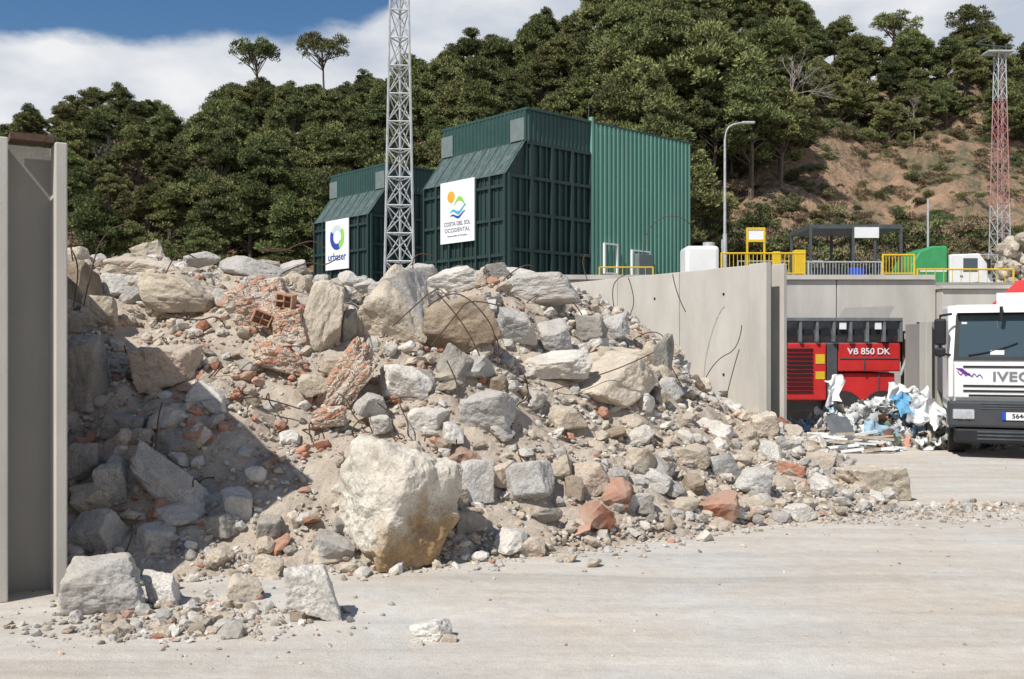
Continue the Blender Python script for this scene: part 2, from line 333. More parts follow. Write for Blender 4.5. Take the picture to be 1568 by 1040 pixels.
# masonry pieces with exposed brick
def brick_mat():
    m,nt,N,L,P=nm('broken_brickwork')
    tc=N.new('ShaderNodeTexCoord'); mp=N.new('ShaderNodeMapping'); mp.inputs['Rotation'].default_value=(math.radians(80),.25,.3)
    wn=N.new('ShaderNodeTexNoise'); wn.inputs['Scale'].default_value=4; wn.inputs['Detail'].default_value=6; L.new(tc.outputs['Object'],wn.inputs['Vector'])
    wa=N.new('ShaderNodeVectorMath'); wa.operation='MULTIPLY_ADD'; L.new(wn.outputs['Color'],wa.inputs[0]); wa.inputs[1].default_value=(.17,.17,.17); L.new(tc.outputs['Object'],wa.inputs[2]); L.new(wa.outputs[0],mp.inputs[0])
    br=N.new('ShaderNodeTexBrick'); br.inputs['Scale'].default_value=2.6; br.inputs['Color1'].default_value=(.52,.26,.16,1); br.inputs['Color2'].default_value=(.46,.29,.20,1); br.inputs['Mortar'].default_value=(.52,.45,.36,1); br.inputs['Mortar Size'].default_value=.045; br.inputs['Mortar Smooth'].default_value=.4
    L.new(mp.outputs[0],br.inputs['Vector'])
    n=N.new('ShaderNodeTexNoise'); n.inputs['Scale'].default_value=3.4; n.inputs['Detail'].default_value=10; n.inputs['Roughness'].default_value=.75; L.new(tc.outputs['Object'],n.inputs['Vector'])
    r=N.new('ShaderNodeValToRGB'); r.color_ramp.elements[0].position=.48; r.color_ramp.elements[1].position=.58; L.new(n.outputs['Fac'],r.inputs[0])
    mx=N.new('ShaderNodeMix'); mx.data_type='RGBA'; L.new(r.outputs[0],mx.inputs[0]); L.new(br.outputs['Color'],mx.inputs[6]); mx.inputs[7].default_value=(.55,.48,.40,1)
    L.new(mx.outputs[2],P.inputs['Base Color']); P.inputs['Roughness'].default_value=.95
    b=N.new('ShaderNodeBump'); b.inputs['Strength'].default_value=.9; b.inputs['Distance'].default_value=.07; L.new(br.outputs['Fac'],b.inputs['Height']); b.invert=True
    n2=N.new('ShaderNodeTexNoise'); n2.inputs['Scale'].default_value=22; n2.inputs['Detail'].default_value=8; L.new(tc.outputs['Object'],n2.inputs['Vector'])
    b2=N.new('ShaderNodeBump'); b2.inputs['Strength'].default_value=.8; b2.inputs['Distance'].default_value=.05; L.new(n2.outputs['Fac'],b2.inputs['Height']); L.new(b.outputs[0],b2.inputs['Normal']); L.new(b2.outputs[0],P.inputs['Normal'])
    return m
brM=brick_mat()
Vs=[];Ts=[];Cs=[];base=0
for t in [(405,465,118,88,-12,'k'),(445,500,60,70,20,'k'),(430,548,92,44,-18,'k'),(523,588,155,52,52,'k'),(495,480,36,90,-14,'k'),(505,640,60,34,10,'k')]:
    v,tr,c,_=hero(*t,sub=6,rough=.085); Vs.append(v);Ts.append(tr+base);Cs.append(c);base+=len(v)
trimesh('brick_masonry_chunks',np.concatenate(Vs),np.concatenate(Ts),None,brM,pile)
# hollow clay bricks half buried in the masonry: thin-walled cells with broken ends
clayM=M('hollow_clay_brick',(.50,.34,.24),(.44,.20,.12),scale=14,bump=.6,bscale=25)
def hollow(cx,cy,d,ang,rz,n=3):
    w=.11*n; L=[]; t=.016; x_=-w/2
    for k in range(n+1): L.append((x_+k*.11,x_+k*.11+t,RNG.uniform(0,.05),.2,-.075,.075))
    for z in (-.091,-.008,.076):
        for k in range(n): L.append((x_+k*.11+.0,x_+(k+1)*.11+t*.98,RNG.uniform(0,.06),.2,z,z+t*.95))
    L.append((x_+.01,-x_,.13,.15,-.07,.07))
    o=boxes('hollow_brick',L,clayM,pile); o.location=W(cx,cy,d); o.rotation_euler=(.15,math.radians(-ang),rz)
dB=hit(408,500)
for cx,cy,an,rz,n in [(400,488,-22,.35,2),(432,462,-8,-.1,2),(436,508,14,.3,1)]: hollow(cx,cy,dB-.42,an,rz,n)
# boulder and blocks in front
def single(name,t,colfn=None,**k):
    v,tr,c,v0=hero(*t,**k)
    if colfn: c=colfn(v0,c)
    zmin=v[:,2].min(); v[:,2]-=zmin+.03
    return trimesh(name,v,tr,c,rockM)
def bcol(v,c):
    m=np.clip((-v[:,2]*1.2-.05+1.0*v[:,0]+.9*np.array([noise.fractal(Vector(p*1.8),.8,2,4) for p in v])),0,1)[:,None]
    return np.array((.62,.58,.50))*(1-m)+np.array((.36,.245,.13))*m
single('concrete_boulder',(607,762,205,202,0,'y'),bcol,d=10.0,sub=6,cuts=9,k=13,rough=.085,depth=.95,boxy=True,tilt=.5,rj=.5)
single('concrete_block',(483,908,92,90,0,'w'),d=8.0,sub=6,cuts=1,k=24,rough=.045,tilt=.08,rj=.6)
single('concrete_slab_fragment',(160,893,136,92,-3,'g'),d=8.2,sub=6,cuts=4,rough=.06,tilt=.15,depth=.7,rj=.4)
single('concrete_slab_fragment',(247,872,62,60,12,'w'),d=8.5,sub=5,cuts=5)
single('limestone_rock',(1334,731,108,56,3,'y'),d=14.3,sub=5,cuts=3,tilt=.2,rj=.4)
single('flat_stone',(660,967,62,34,8,'w'),d=7.45,sub=5,cuts=5)
single('flat_stone',(686,978,30,18,0,'p'),d=7.4,sub=4,cuts=5)
single('flat_stone',(638,990,24,16,0,'w'),d=7.3,sub=4,cuts=5)
# rebar
def P_(l,dd): return [W(x,y,dd+i*.05) for i,(x,y) in enumerate(l)]
wires=[P_([(128,470),(140,410),(155,365),(178,345),(208,340)],12.5),P_([(106,345),(112,355),(108,385),(112,400)],12.5),P_([(395,382),(430,388),(460,372),(485,368),(497,380)],13.5),
P_([(400,385),(420,378),(450,385)],13.6),P_([(940,470),(936,445),(945,425),(960,420)],17.5),P_([(962,425),(975,460),(960,490),(985,510)],17.6),P_([(1030,420),(1035,450),(1050,478)],18),
P_([(1136,498),(1132,535),(1095,550),(1080,580)],17.5),P_([(1132,535),(1118,580),(1105,640)],17.5),P_([(985,395),(985,360),(1010,332),(1045,330),(1058,345)],21),
P_([(935,735),(950,770),(990,808),(1050,804),(1085,815),(1122,820)],12.0),P_([(1000,520),(1030,560),(1010,600),(985,620)],15.5),P_([(1010,525),(1040,590),(1075,640)],15.6),
P_([(655,470),(690,440),(735,470),(765,520),(750,560)],12.6),P_([(660,530),(700,480),(720,455),(770,470)],12.5),P_([(670,450),(720,500),(740,560)],12.5),
P_([(600,500),(640,465),(655,450)],12.4),P_([(190,850),(205,820),(200,800),(215,790)],9.5),P_([(895,830),(900,800),(905,790)],11.2),
P_([(840,600),(900,580),(960,560),(1000,540)],13.4),P_([(800,470),(830,440),(880,455),(900,500)],15),
P_([(250,480),(300,495),(335,480),(345,500)],11.8),P_([(880,700),(960,770),(985,800)],12.2),P_([(560,640),(600,600),(640,610)],11.8),P_([(770,430),(800,400),(815,408)],14.5),
P_([(640,440),(628,405),(640,385),(662,392)],14),P_([(900,430),(890,405),(897,385),(905,395)],18),P_([(430,420),(470,398),(500,410),(520,392)],13.8),P_([(980,600),(1020,580),(1030,530),(1000,500),(970,520)],15.2),
P_([(112,470),(120,430),(118,395),(108,380)],11.8),P_([(820,680),(870,720),(920,730),(940,700)],12.6),P_([(250,430),(262,395),(285,385),(300,396)],13.5)]
for _ in range(46):
    x0=RNG.uniform(130,900); y0=RNG.uniform(455,740); d=hit(x0,y0)-.22; n_=RNG.integers(2,6); p=W(x0,y0,d); dr=Vector(RNG.normal(size=3)); dr.y*=.4; pts=[p]
    for q in range(n_):
        dr=(dr+Vector(RNG.normal(size=3))*.5).normalized(); p=p+dr*RNG.uniform(.1,.25); pts.append(p.copy())
    g0=pts[0].copy(); g0.y+=.5; g0.z-=.1; wires.append([g0]+pts)
curve('rebar',wires,.0082,rustM,pile)
# ------------------------------------------------------------ precast walls
def wall(name,px_,py_,length,hgt,mat):
    w=Vector((-.52,.853,0)); r=Vector((.853,.52,0))
    m=Matrix(((r.x,w.x,0,px_),(r.y,w.y,0,py_),(0,0,1,0),(0,0,0,1)))
    e=empty(name,mat=m)
    boxes('flange',[(-.62,-.47,0,.50,0,hgt),(-.10,0,0,.50,0,hgt)],mat,e,bevel=.012)
    boxes('web',[(-.47,-.10,.34,.48,0,hgt-.003)],concD,e)  # shade of the recess is put into the darker web colour
    ps=[]
    y=.51
    while y<length:
        ps.append((-.50,-.03,y,min(y+2.38,length),0,hgt-.01)); y+=2.4
    boxes('wall_panels',ps,mat,e,bevel=.012)
    return e
wl=wall('retaining_wall',-3.93,8.8,15,4.0,concM)
boxes('cap_debris',[(-.45,-.1,.05,.3,4.0,4.06)],rustM,wl)
wr=wall('retaining_wall',5.89,21.32,13.5,4.0,concM)
hs=[]
for sy in (1.4,3.8,6.2,8.6):
    for z in (3.4,1.6):
        hs.append(((-.515,sy,z),(-.495,sy,z),.03))
cyls('lifting_holes',hs,blkM,wr,n=10)
# terrace
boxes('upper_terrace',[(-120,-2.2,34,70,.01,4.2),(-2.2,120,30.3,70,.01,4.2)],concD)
tw=empty('terrace_retaining_wall')
boxes('wall_panels',[(x,x+2.97,30,30.29,0,4.25) for x in np.arange(-2.2,12.6,3)]+[(x,x+2.97,29.6,30.29,0,3.95) for x in np.arange(12.8,60,3)],concW,tw,bevel=.01)
boxes('coping',[(-2.2,12.7,29.9,30.4,4.26,4.4)],concM,tw)
boxes('coping_low',[(12.75,60,29.5,30.35,3.96,4.06)],concM,tw)
cw=empty('concrete_wall_end'); 
xw=(1418-784)/F*24.2
boxes('flange',[(xw,xw+.15,24.2,24.6,0,2.85),(xw+.33,xw+.48,24.2,24.6,0,2.85)],concM,cw,bevel=.01); boxes('web',[(xw+.15,xw+.33,24.35,24.5,0,2.84)],concD,cw); boxes('panel',[(xw+.05,xw+.43,24.62,25.6,0,2.8)],concD,cw)
# ------------------------------------------------------------ hill
SKY=[(-400,215),(-100,185),(0,185),(35,155),(100,130),(240,128),(270,165),(330,125),(370,125),(440,118),(480,110),(540,105),(600,108),(650,88),(750,68),(800,30),(850,25),(900,55),(930,20),(1000,-15),(1200,-10),(1330,42),(1400,35),(1500,25),(1568,50),(2000,60)]
RY=118.0
sx_=[(p-784)/F*RY for p,_ in SKY]; sz_=[EYE+(534-q)/F*RY-6.6 for _,q in SKY]
def hh(x,y):
    x=np.asarray(x,float);y=np.asarray(y,float)
    R=np.interp(x*RY/np.maximum(y,60),sx_,sz_)
    t=np.clip((y-66)/(RY-66),0,1)
    z=4.1+(R-4.1)*t**.95+np.where(y>RY,-(y-RY)*.25,0)
    z=z+(.8*np.sin(x*.35+y*.2)*np.sin(y*.4-x*.1)+.3*np.sin(x*1.3)*np.sin(y*1.1+x*.4))*np.clip(t*4,0,1)
    return z
gx=np.arange(-150,151,.9); gy=np.arange(60,200,.9); X,Y=np.meshgrid(gx,gy); Z=hh(X,Y)
nz=np.array([noise.fractal(Vector((x*.35,y*.35,0)),.8,2.1,5) for x,y in zip(X.ravel(),Y.ravel())]).reshape(X.shape); Z=Z+nz*1.0*np.clip((Y-66)/5,0,1)
V=np.stack([X.ravel(),Y.ravel(),Z.ravel()],1); nx=len(gx); ny=len(gy)
i=np.arange((nx-1)*(ny-1)); a=(i//(nx-1))*nx+i%(nx-1); T=np.stack([a,a+1,a+nx+1,a+nx],1)
def hill_mat():
    m,nt,N,L,P=nm('hillside_earth'); tc=N.new('ShaderNodeTexCoord')
    n=N.new('ShaderNodeTexNoise'); n.inputs['Scale'].default_value=.25; n.inputs['Detail'].default_value=12; n.inputs['Roughness'].default_value=.8; L.new(tc.outputs['Object'],n.inputs['Vector'])
    r=N.new('ShaderNodeValToRGB'); e=r.color_ramp.elements; e[0].position=.40; e[0].color=(.095,.095,.05,1); e[1].position=.66; e[1].color=(.42,.26,.165,1)
    k=e.new(.50); k.color=(.25,.165,.10,1); L.new(n.outputs['Fac'],r.inputs[0]); L.new(r.outputs[0],P.inputs['Base Color']); P.inputs['Roughness'].default_value=.95
    n2=N.new('ShaderNodeTexNoise'); n2.inputs['Scale'].default_value=1.5; n2.inputs['Detail'].default_value=8; L.new(tc.outputs['Object'],n2.inputs['Vector'])
    b=N.new('ShaderNodeBump'); b.inputs['Distance'].default_value=.8; b.inputs['Strength'].default_value=.9; L.new(n2.outputs['Fac'],b.inputs['Height']); L.new(b.outputs[0],P.inputs['Normal']); return m
trimesh('hill_terrain',V,T,None,hill_mat(),None,True)
# ------------------------------------------------------------ pines
def leaves(centres,radii,nper,size,base,rng,core=True):
    Vs=[];Ts=[];Cs=[];b=0
    for c,r in zip(centres,radii):
        n=int(nper*r*r/.5)+30
        d=rng.normal(size=(n,3)); d/=np.linalg.norm(d,axis=1)[:,None]; d[:,2]=np.where(d[:,2]<-.3,-d[:,2],d[:,2])
        rr=r*rng.uniform(.6,1.2,n)**1; p=c+d*rr[:,None]*np.array([1.15,1.15,.75])
        ax=d+rng.normal(0,.6,(n,3))+np.array([0,0,.3]); ax/=np.linalg.norm(ax,axis=1)[:,None]
        sd=np.cross(ax,rng.normal(size=(n,3))); sd/=np.linalg.norm(sd,axis=1)[:,None]
        L_=size*rng.uniform(.7,1.5,n)[:,None]; w_=size*.28
        v=np.stack([p-sd*w_,p+sd*w_,p+ax*L_],1).reshape(-1,3)
        Vs.append(v); Ts.append(np.arange(n*3).reshape(-1,3)+b); b+=n*3
        br=rng.uniform(.65,1.3); col=np.array(base)*br*rng.uniform(.7,1.3,n)[:,None]*(1+.14*rng.normal(size=(n,1))*np.array([1,.2,.2]))
        Cs.append(np.repeat(np.clip(col,0.01,1),3,0))
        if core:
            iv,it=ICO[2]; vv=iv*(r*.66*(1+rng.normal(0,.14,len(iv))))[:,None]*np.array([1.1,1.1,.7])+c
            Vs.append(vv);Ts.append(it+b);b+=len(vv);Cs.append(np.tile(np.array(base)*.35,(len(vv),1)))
    return np.concatenate(Vs),np.concatenate(Ts),np.concatenate(Cs)
def pine_mesh(idx,kind='round'):
    rng=np.random.default_rng(100+idx); Ht=8.0
    cen=[];rad=[]
    lean=rng.uniform(-.6,.6,2)
    top=np.array([lean[0],lean[1],Ht*.86]); 
    if kind=='round':
        n=int(rng.integers(48,62)); zc=Ht*rng.uniform(.52,.6); rx=2.5*rng.uniform(.75,1.15); rz=rng.uniform(2.8,3.5)
        for i in range(n):
            d=rng.normal(size=3); d/=np.linalg.norm(d); 
            if d[2]<-.6: d[2]*=-1
            q=rng.uniform(.45,1.1); t=d*q
            wd=1-.45*max(t[2],0)
            cen.append(np.array([t[0]*rx*wd+lean[0]*.6,t[1]*rx*wd+lean[1]*.6,zc+t[2]*rz])); rad.append(rng.uniform(.26,.74))
        low=.25
    else:
        n=40; rx=2.7
        for i in range(n):
            a=rng.uniform(0,6.28); q=math.sqrt(rng.random()); 
            cen.append(np.array([math.cos(a)*q*rx+lean[0],math.sin(a)*q*rx+lean[1],Ht*.87-q*q*.7+rng.uniform(-.5,.5)])); rad.append(rng.uniform(.3,.6))
        low=.6
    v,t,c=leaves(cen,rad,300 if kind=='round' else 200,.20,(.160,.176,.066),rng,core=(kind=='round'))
    segs=[]; pts=[np.array([0,0,-.8]),np.array([lean[0]*.2,lean[1]*.2,Ht*.3]),np.array([lean[0]*.6,lean[1]*.6,Ht*.6]),top]
    rs=[.20,.15,.10,.04]
    for i in range(3): segs.append((pts[i],pts[i+1],rs[i],rs[i+1]))
    for c_ in cen[::2]:
        z0=max(Ht*low,c_[2]-rng.uniform(.8,1.8)); z0=min(z0,Ht*.84); f=z0/(Ht*.86); p0=np.array([lean[0]*f,lean[1]*f,z0]); segs.append((p0,c_,.06,.02))
    tv=[];tf=[]
    for p0,p1,r0,r1 in segs:
        p0=Vector(p0);p1=Vector(p1);d=(p1-p0).normalized();u=d.orthogonal().normalized();w=d.cross(u);b=len(tv)
        for r,p in ((r0,p0),(r1,p1)):
            for i in range(5):
                a=2*math.pi*i/5; tv.append(p+(u*math.cos(a)+w*math.sin(a))*r)
        for i in range(5): 
            tf.append((b+i,b+(i+1)%5,b+5+(i+1)%5)); tf.append((b+i,b+5+(i+1)%5,b+5+i))
    tv=np.array([tuple(p) for p in tv]); tf=np.array(tf)+len(v)
    o=trimesh('tmp',np.concatenate([v,tv]),np.concatenate([t,tf]),np.concatenate([c,np.tile((.1,.08,.06),(len(tv),1))]),folM)
    me=o.data; me.materials.append(barkM); mi=np.zeros(len(me.polygons),dtype=np.int32); mi[len(t):]=1; me.polygons.foreach_set('material_index',mi)
    bpy.data.objects.remove(o); return me
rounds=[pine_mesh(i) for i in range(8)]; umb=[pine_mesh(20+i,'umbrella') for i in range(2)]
def dead_mesh(i):
    rg=np.random.default_rng(700+i); segs=[]
    def grow(p,d,l,r,k):
        q=p+d*l; segs.append((p,q,r,r*.65))
        if k==0: return
        for _ in range(3 if k>1 else 4):
            nd=(d+Vector(rg.normal(0,.5,3))+Vector((0,0,.15))).normalized(); grow(q,nd,l*rg.uniform(.55,.8),r*.6,k-1)
    grow(Vector((0,0,-.5)),Vector((0,0,1)),2.6,.11,5)
    o=cyls('tmp',segs,deadM,None,4); me=o.data; bpy.data.objects.remove(o); return me
dead=[dead_mesh(i) for i in range(2)]
forest=empty('pine_forest')
rng=np.random.default_rng(5)
def put(me,x,y,s,parent,name='pine',sz=1,z=None):
    o=bpy.data.objects.new(name,me); o.location=(x,y,float(hh(x,y)) if z is None else z); o.rotation_euler=(0,0,rng.uniform(0,6.28)); o.scale=(s,s,s*sz); link(o,parent); return o
y=67.0; cnt=0
while y<RY+6:
    step=3.7
    x=-.57*y
    while x<.59*y:
        xx=x+rng.uniform(-1.5,1.5); yy=y+rng.uniform(-1.5,1.5); px=784+F*xx/yy
        x+=step
        lim=97 if px>1230 else 86
        bare=(px>1195 and yy<lim) or (px>1050 and yy<80)
        if bare: continue
        if px<330 and rng.random()<.22: continue
        if rng.random()<.05: continue
        s=rng.uniform(.62,1.12)*(1.0 if px<1200 else .9); zz=None
        if 900<px<1200: s*=1.25
        if px<300: s*=.82
        if 340<px<560 and yy>108: s=min(s,.85)
        if px>1200 and yy<104: zz=float(hh(xx,yy))-1.6
        put(rounds[rng.integers(0,8)],xx,yy,s,forest,sz=rng.uniform(.85,1.1),z=zz); cnt+=1
    y+=3.5
for px,py,s,k in [(400,64,1.15,0),(497,58,1.1,1),(1365,28,.95,0),(1475,18,1.0,1)]:
    d=RY-2; x=(px-784)/F*d; zt=EYE+(534-py)/F*d; g=float(hh(x,d)); sz=(zt-g)/(8.0*.93)
    o=put(umb[k],x,d,1.0,None,'umbrella_pine'); o.scale=(1.05,1.05,sz)
for px,d,s in [(960,80,1.5),(1090,84,1.7),(1150,80,1.25),(1010,86,1.6),(1180,92,1.4)]:
    put(rounds[rng.integers(0,6)],(px-784)/F*d,d,s,None,'pine_tree')
for px,d,s in [(335,104,.8),(318,108,.7),(150,96,.6),(1212,88,1.35),(1195,96,1.3),(60,100,.6),(1400,96,.7),(445,90,.7),(290,84,.6)]:
    put(dead[rng.integers(0,2)],(px-784)/F*d,d,s,None,'bare_tree')
# shrubs on the cut bank
def shrub_mesh(i,base):
    rg=np.random.default_rng(300+i); cen=[np.array([rg.normal(0,.5),rg.normal(0,.5),rg.uniform(.1,.7)]) for _ in range(9)]; rad=[rg.uniform(.2,.5) for _ in cen]
    v,t,c=leaves(cen,rad,220,.17,base,rg,core=False); o=trimesh('tmp',v,t,c,folM); me=o.data; bpy.data.objects.remove(o); return me
shr=[shrub_mesh(0,(.15,.16,.07)),shrub_mesh(1,(.22,.19,.10)),shrub_mesh(2,(.29,.22,.14)),shrub_mesh(3,(.12,.145,.06))]
shrubs=empty('hillside_shrubs')
for _ in range(1350):
    yy=rng.uniform(67,103); px=rng.uniform(1040,1640); 
    if 79<yy<94 and (rng.random()<.65): continue
    put(shr[rng.integers(0,4)],(px-784)/F*yy,yy,rng.uniform(.3,1.2)*(1.3 if yy<76 else .75),shrubs,'shrub')
for _ in range(380):
    yy=rng.uniform(70,118); px=rng.uniform(-20,420); put(shr[rng.integers(0,4)],(px-784)/F*yy,yy,rng.uniform(.8,1.8),shrubs,'shrub')
# ------------------------------------------------------------ green plant buildings
A=Vector((.747,.665,0)); B=Vector((-.665,.747,0))
def corr(name,p0,p1,z0,z1,n,mat,parent,pitch=.26,dep=.05):
    p0=Vector((*p0,0));p1=Vector((*p1,0)); n=Vector((*n,0)); L_=(p1-p0).length; u=(p1-p0)/L_; v=[];f=[]
    k=max(1,int(L_/pitch)); pt=L_/k; prof=[]
    for i in range(k):
        s=i*pt; prof+=[(s,0),(s+pt*.45,0),(s+pt*.58,dep),(s+pt*.87,dep)]
    prof.append((L_,0))
    for s,o in prof:
        q=p0+u*s+n*o; v+=[(q.x,q.y,z0),(q.x,q.y,z1)]
    for i in range(len(prof)-1): f.append((2*i,2*i+2,2*i+3,2*i+1))
    return pym(name,v,f,mat,parent)
def plant(name,cx,cy,Lc,Wd=6.1,lt=True):
    m=Matrix(((A.x,B.x,0,cx),(A.y,B.y,0,cy),(0,0,1,0),(0,0,0,1))); e=empty(name,mat=m)
    z0=4.2; ze=10.07; zj=11.6; zt=12.99; D=4.25; dx=1.1
    v=[(-dx,.1,z0),(-dx,.1,ze),(0,.1,zj),(Lc,.1,zj),(Lc,.1,z0)]; v2=[(a,Wd,c) for a,b,c in v]; n=5
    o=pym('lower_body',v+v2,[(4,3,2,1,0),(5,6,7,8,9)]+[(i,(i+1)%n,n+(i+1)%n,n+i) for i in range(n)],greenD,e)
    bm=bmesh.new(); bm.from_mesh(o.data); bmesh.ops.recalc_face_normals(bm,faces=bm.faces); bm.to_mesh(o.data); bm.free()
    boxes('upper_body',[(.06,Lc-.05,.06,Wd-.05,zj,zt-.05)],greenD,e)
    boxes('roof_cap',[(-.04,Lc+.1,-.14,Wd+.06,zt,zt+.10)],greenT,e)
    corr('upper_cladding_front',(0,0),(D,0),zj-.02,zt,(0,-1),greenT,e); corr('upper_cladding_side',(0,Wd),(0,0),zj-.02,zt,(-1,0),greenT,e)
    if lt: 
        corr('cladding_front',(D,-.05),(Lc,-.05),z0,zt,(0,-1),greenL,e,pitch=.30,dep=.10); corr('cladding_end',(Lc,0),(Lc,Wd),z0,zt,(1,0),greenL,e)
        boxes('corner_flashing',[(D-.10,D+.02,-.16,.05,z0,zt+.3)],greenL,e)
    boxes('vent_panel',[(-.1,-.0,.02,.95,zj+.03,zt-.35),(-.1,0,Wd-.9,Wd,zj+.03,zt-.35)],ventM,e)
    sk=[]; 
    for k in range(8):
        yy=.12+k*(Wd-.2)/7
        sk.append(((-dx-.12,yy,ze-.06),(-.02,yy,zj+.04),.04))
    cyls('roof_battens',sk,battM,e,4)
    pym('sloping_roof',[(-dx-.15,-.02,ze-.10),(-dx-.15,Wd,ze-.10),(-.01,Wd,zj+.02),(-.01,-.02,zj+.02)],[(0,1,2,3)],roofM,e)
    L=[]
    for k in range(7):
        yy=k*(Wd-.12)/6; L.append((-dx-.16,-dx,yy,yy+.12,z0,ze-.1))
    for z in (4.9,6.3,7.9,9.4): L.append((-dx-.13,-dx,.122,Wd-.122,z,z+.14))
    for k in range(18):
        yy=.25+k*(Wd-.5)/18; L.append((-dx-.05,-dx+.01,yy,yy+.05,z0,ze-.15))
    boxes('side_ribs',L,greenD,e)
    L=[];L2=[]
    for k in range(5):
        xx=-dx+k*(D+dx-.12)/4; zz=ze-.05 if k==0 else zj-.1; L.append((xx,xx+.13,-.14,.1,z0,zz))
    for z,xo in ((4.9,0),(6.55,0),(8.2,0),(9.85,0),(11.45,1.05)): L.append((-dx+.132+xo,D-.12,-.10,.1,z,z+.15))
    for k in range(12):
        xx=-dx+.3+k*(D+dx-.4)/12; zz=ze-.1 if xx<0 else zj-.12; L2.append((xx,xx+.10,-.0,.1,z0,zz))
    boxes('front_ribs',L,greenD,e); boxes('front_minor_ribs',L2,greenT,e)
    return e
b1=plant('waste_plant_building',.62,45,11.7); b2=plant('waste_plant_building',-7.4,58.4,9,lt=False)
boxes('window_frame',[(4.9,4.98,-.3,-.17,5.8,7.3),(5.8,5.88,-.3,-.17,5.8,7.3),(4.98,5.8,-.3,-.17,7.22,7.3),(4.98,5.8,-.3,-.17,5.8,5.88),(6.9,6.98,-.3,-.17,5.6,7.1),(8.2,8.28,-.3,-.17,5.6,7.1),(6.98,8.2,-.3,-.17,7.02,7.1),(6.98,8.2,-.3,-.17,5.6,5.68)],white,b1)
boxes('air_conditioning_unit',[(7.05,8.12,-.6,-.17,5.75,6.9)],ventM,b1,bevel=.03)
cyls('roof_aerial',[((4.2,.1,13),(4.2,.1,14.1),.025)],dkM,b1)
# signs
def signm(cx,cy,s,z,off):
    p=Vector((cx,cy,0))+A*(-1.1-off)+B*s; n=-A; e1=-B
    return Matrix(((e1.x,0,n.x,p.x),(e1.y,0,n.y,p.y),(0,1,0,z),(0,0,0,1)))
def disc(name,cx,cy,r,mat,parent,z,a0=0,a1=360,ri=0,sy=1):
    n=28; v=[];f=[]
    for i in range(n+1):
        a=math.radians(a0+(a1-a0)*i/n); v+= [(cx+ri*math.cos(a),cy+ri*math.sin(a)*sy,z),(cx+r*math.cos(a),cy+r*math.sin(a)*sy,z)]
    for i in range(n): f.append((2*i,2*i+1,2*i+3,2*i+2))
    return pym(name,v,f,mat,parent)
def band(name,pts,th,mat,parent,z):
    v=[];f=[]
    for i,(x,y) in enumerate(pts): v+=[(x,y-th*math.sin(math.pi*(i+.3)/len(pts))-.01,z),(x,y+.01,z)]
    for i in range(len(pts)-1): f.append((2*i,2*i+2,2*i+3,2*i+1))
    return pym(name,v,f,mat,parent)
s1=empty('company_sign',mat=signm(.62,45,3.32,8.6,.22))
boxes('sign_panel',[(-1.27,1.27,-1.45,1.45,-.05,0)],whiteS,s1)
disc('sun',-.45,.72,.28,orLogo,s1,.006)
band('hill_green',[(-.25+.1*i,.30+.40*math.sin(i*.36)) for i in range(10)],.20,grnLogo,s1,.008)
band('wave_cyan',[(-.55+.11*i,-.02+.10*math.sin(i*.75)+.02*i) for i in range(12)],.14,cyanM,s1,.012)
band('wave_blue',[(-.5+.11*i,-.22+.08*math.sin(i*.75+.5)+.015*i) for i in range(11)],.10,blueM,s1,.016)
text('lettering','COSTA DEL SOL',.27,txtG,s1,(0,-.56,.006),bold=.006); text('lettering','OCCIDENTAL',.27,txtG,s1,(0,-.86,.006),bold=.006,sp=1.15); text('lettering','Mancomunidad de Municipios',.125,txtG,s1,(0,-1.12,.006))
s2=empty('company_sign',mat=signm(-7.4,58.4,3.25,8.45,.22))
boxes('sign_panel',[(-1.3,1.3,-1.5,1.5,-.05,0)],whiteS,s2)
disc('logo_arc',0,.45,.78,blueM,s2,.006,150,330,.40); disc('logo_arc',0.05,.45,.78,grnLogo,s2,.010,-70,40,.42); disc('logo_arc',0,.45,.72,lgrey,s2,.014,40,150,.42)
text('lettering','urbaser',.66,blueM,s2,(0,-.75,.006),bold=.01)
# ------------------------------------------------------------ lattice masts
def mast(name,x,y,z0,z1,w0,w1,bay,matf,rl=.035,rb=.014,nleg=3,rot=.5):
    e=empty(name,(x,y,0)); 
    def corner(i,z):
        t=(z-z0)/(z1-z0); w=(w0+(w1-w0)*t)/(2*math.sin(math.pi/nleg)) ; a=rot+2*math.pi*i/nleg
        return Vector((w*math.cos(a),w*math.sin(a),z))
    segs={}
    z=z0
    while z<z1-.01:
        zz=min(z+bay,z1); m=matf(z); L=segs.setdefault(m.name,(m,[]))[1]
        for i in range(nleg):
            j=(i+1)%nleg
            L.append((corner(i,z),corner(i,zz),rl)); L.append((corner(i,z),corner(j,z),rb*1.3)); L.append((corner(i,z),corner(j,zz),rb)); L.append((corner(j,z),corner(i,zz),rb))
        z=zz
    for m,L in segs.values(): cyls('lattice',L,m,e,5)
    return e
mx=(612-784)/F*34
mast('lattice_mast',mx,34,4.2,22,1.0,.32,.95,lambda z:galv,rl=.045,rb=.022,rot=-.45)
e=mast('transmission_mast',(1531-784)/F*50,50,4.2,17.0,.80,.38,.75,lambda z: redF if (9.2<z<14.2) else galv,rl=.028,rb=.013,nleg=4,rot=.9)
boxes('head_platform',[(-.75,.55,-.4,.4,17.0,17.08)],galv,e); cyls('head_arms',[((-1.2,0,17.5),(.6,0,17.3),.03),((-.3,0,17),(-.3,0,17.6),.04),((.3,0,17),(.3,0,17.5),.04),((-1.2,0,17.5),(-.6,0,17.8),.03)],dkM,e)
cyls('feeder_cables',[((.12,-.2,4.2),(.06,-.1,17),.02),((.18,-.2,4.2),(.1,-.1,17),.015)],redF,e)
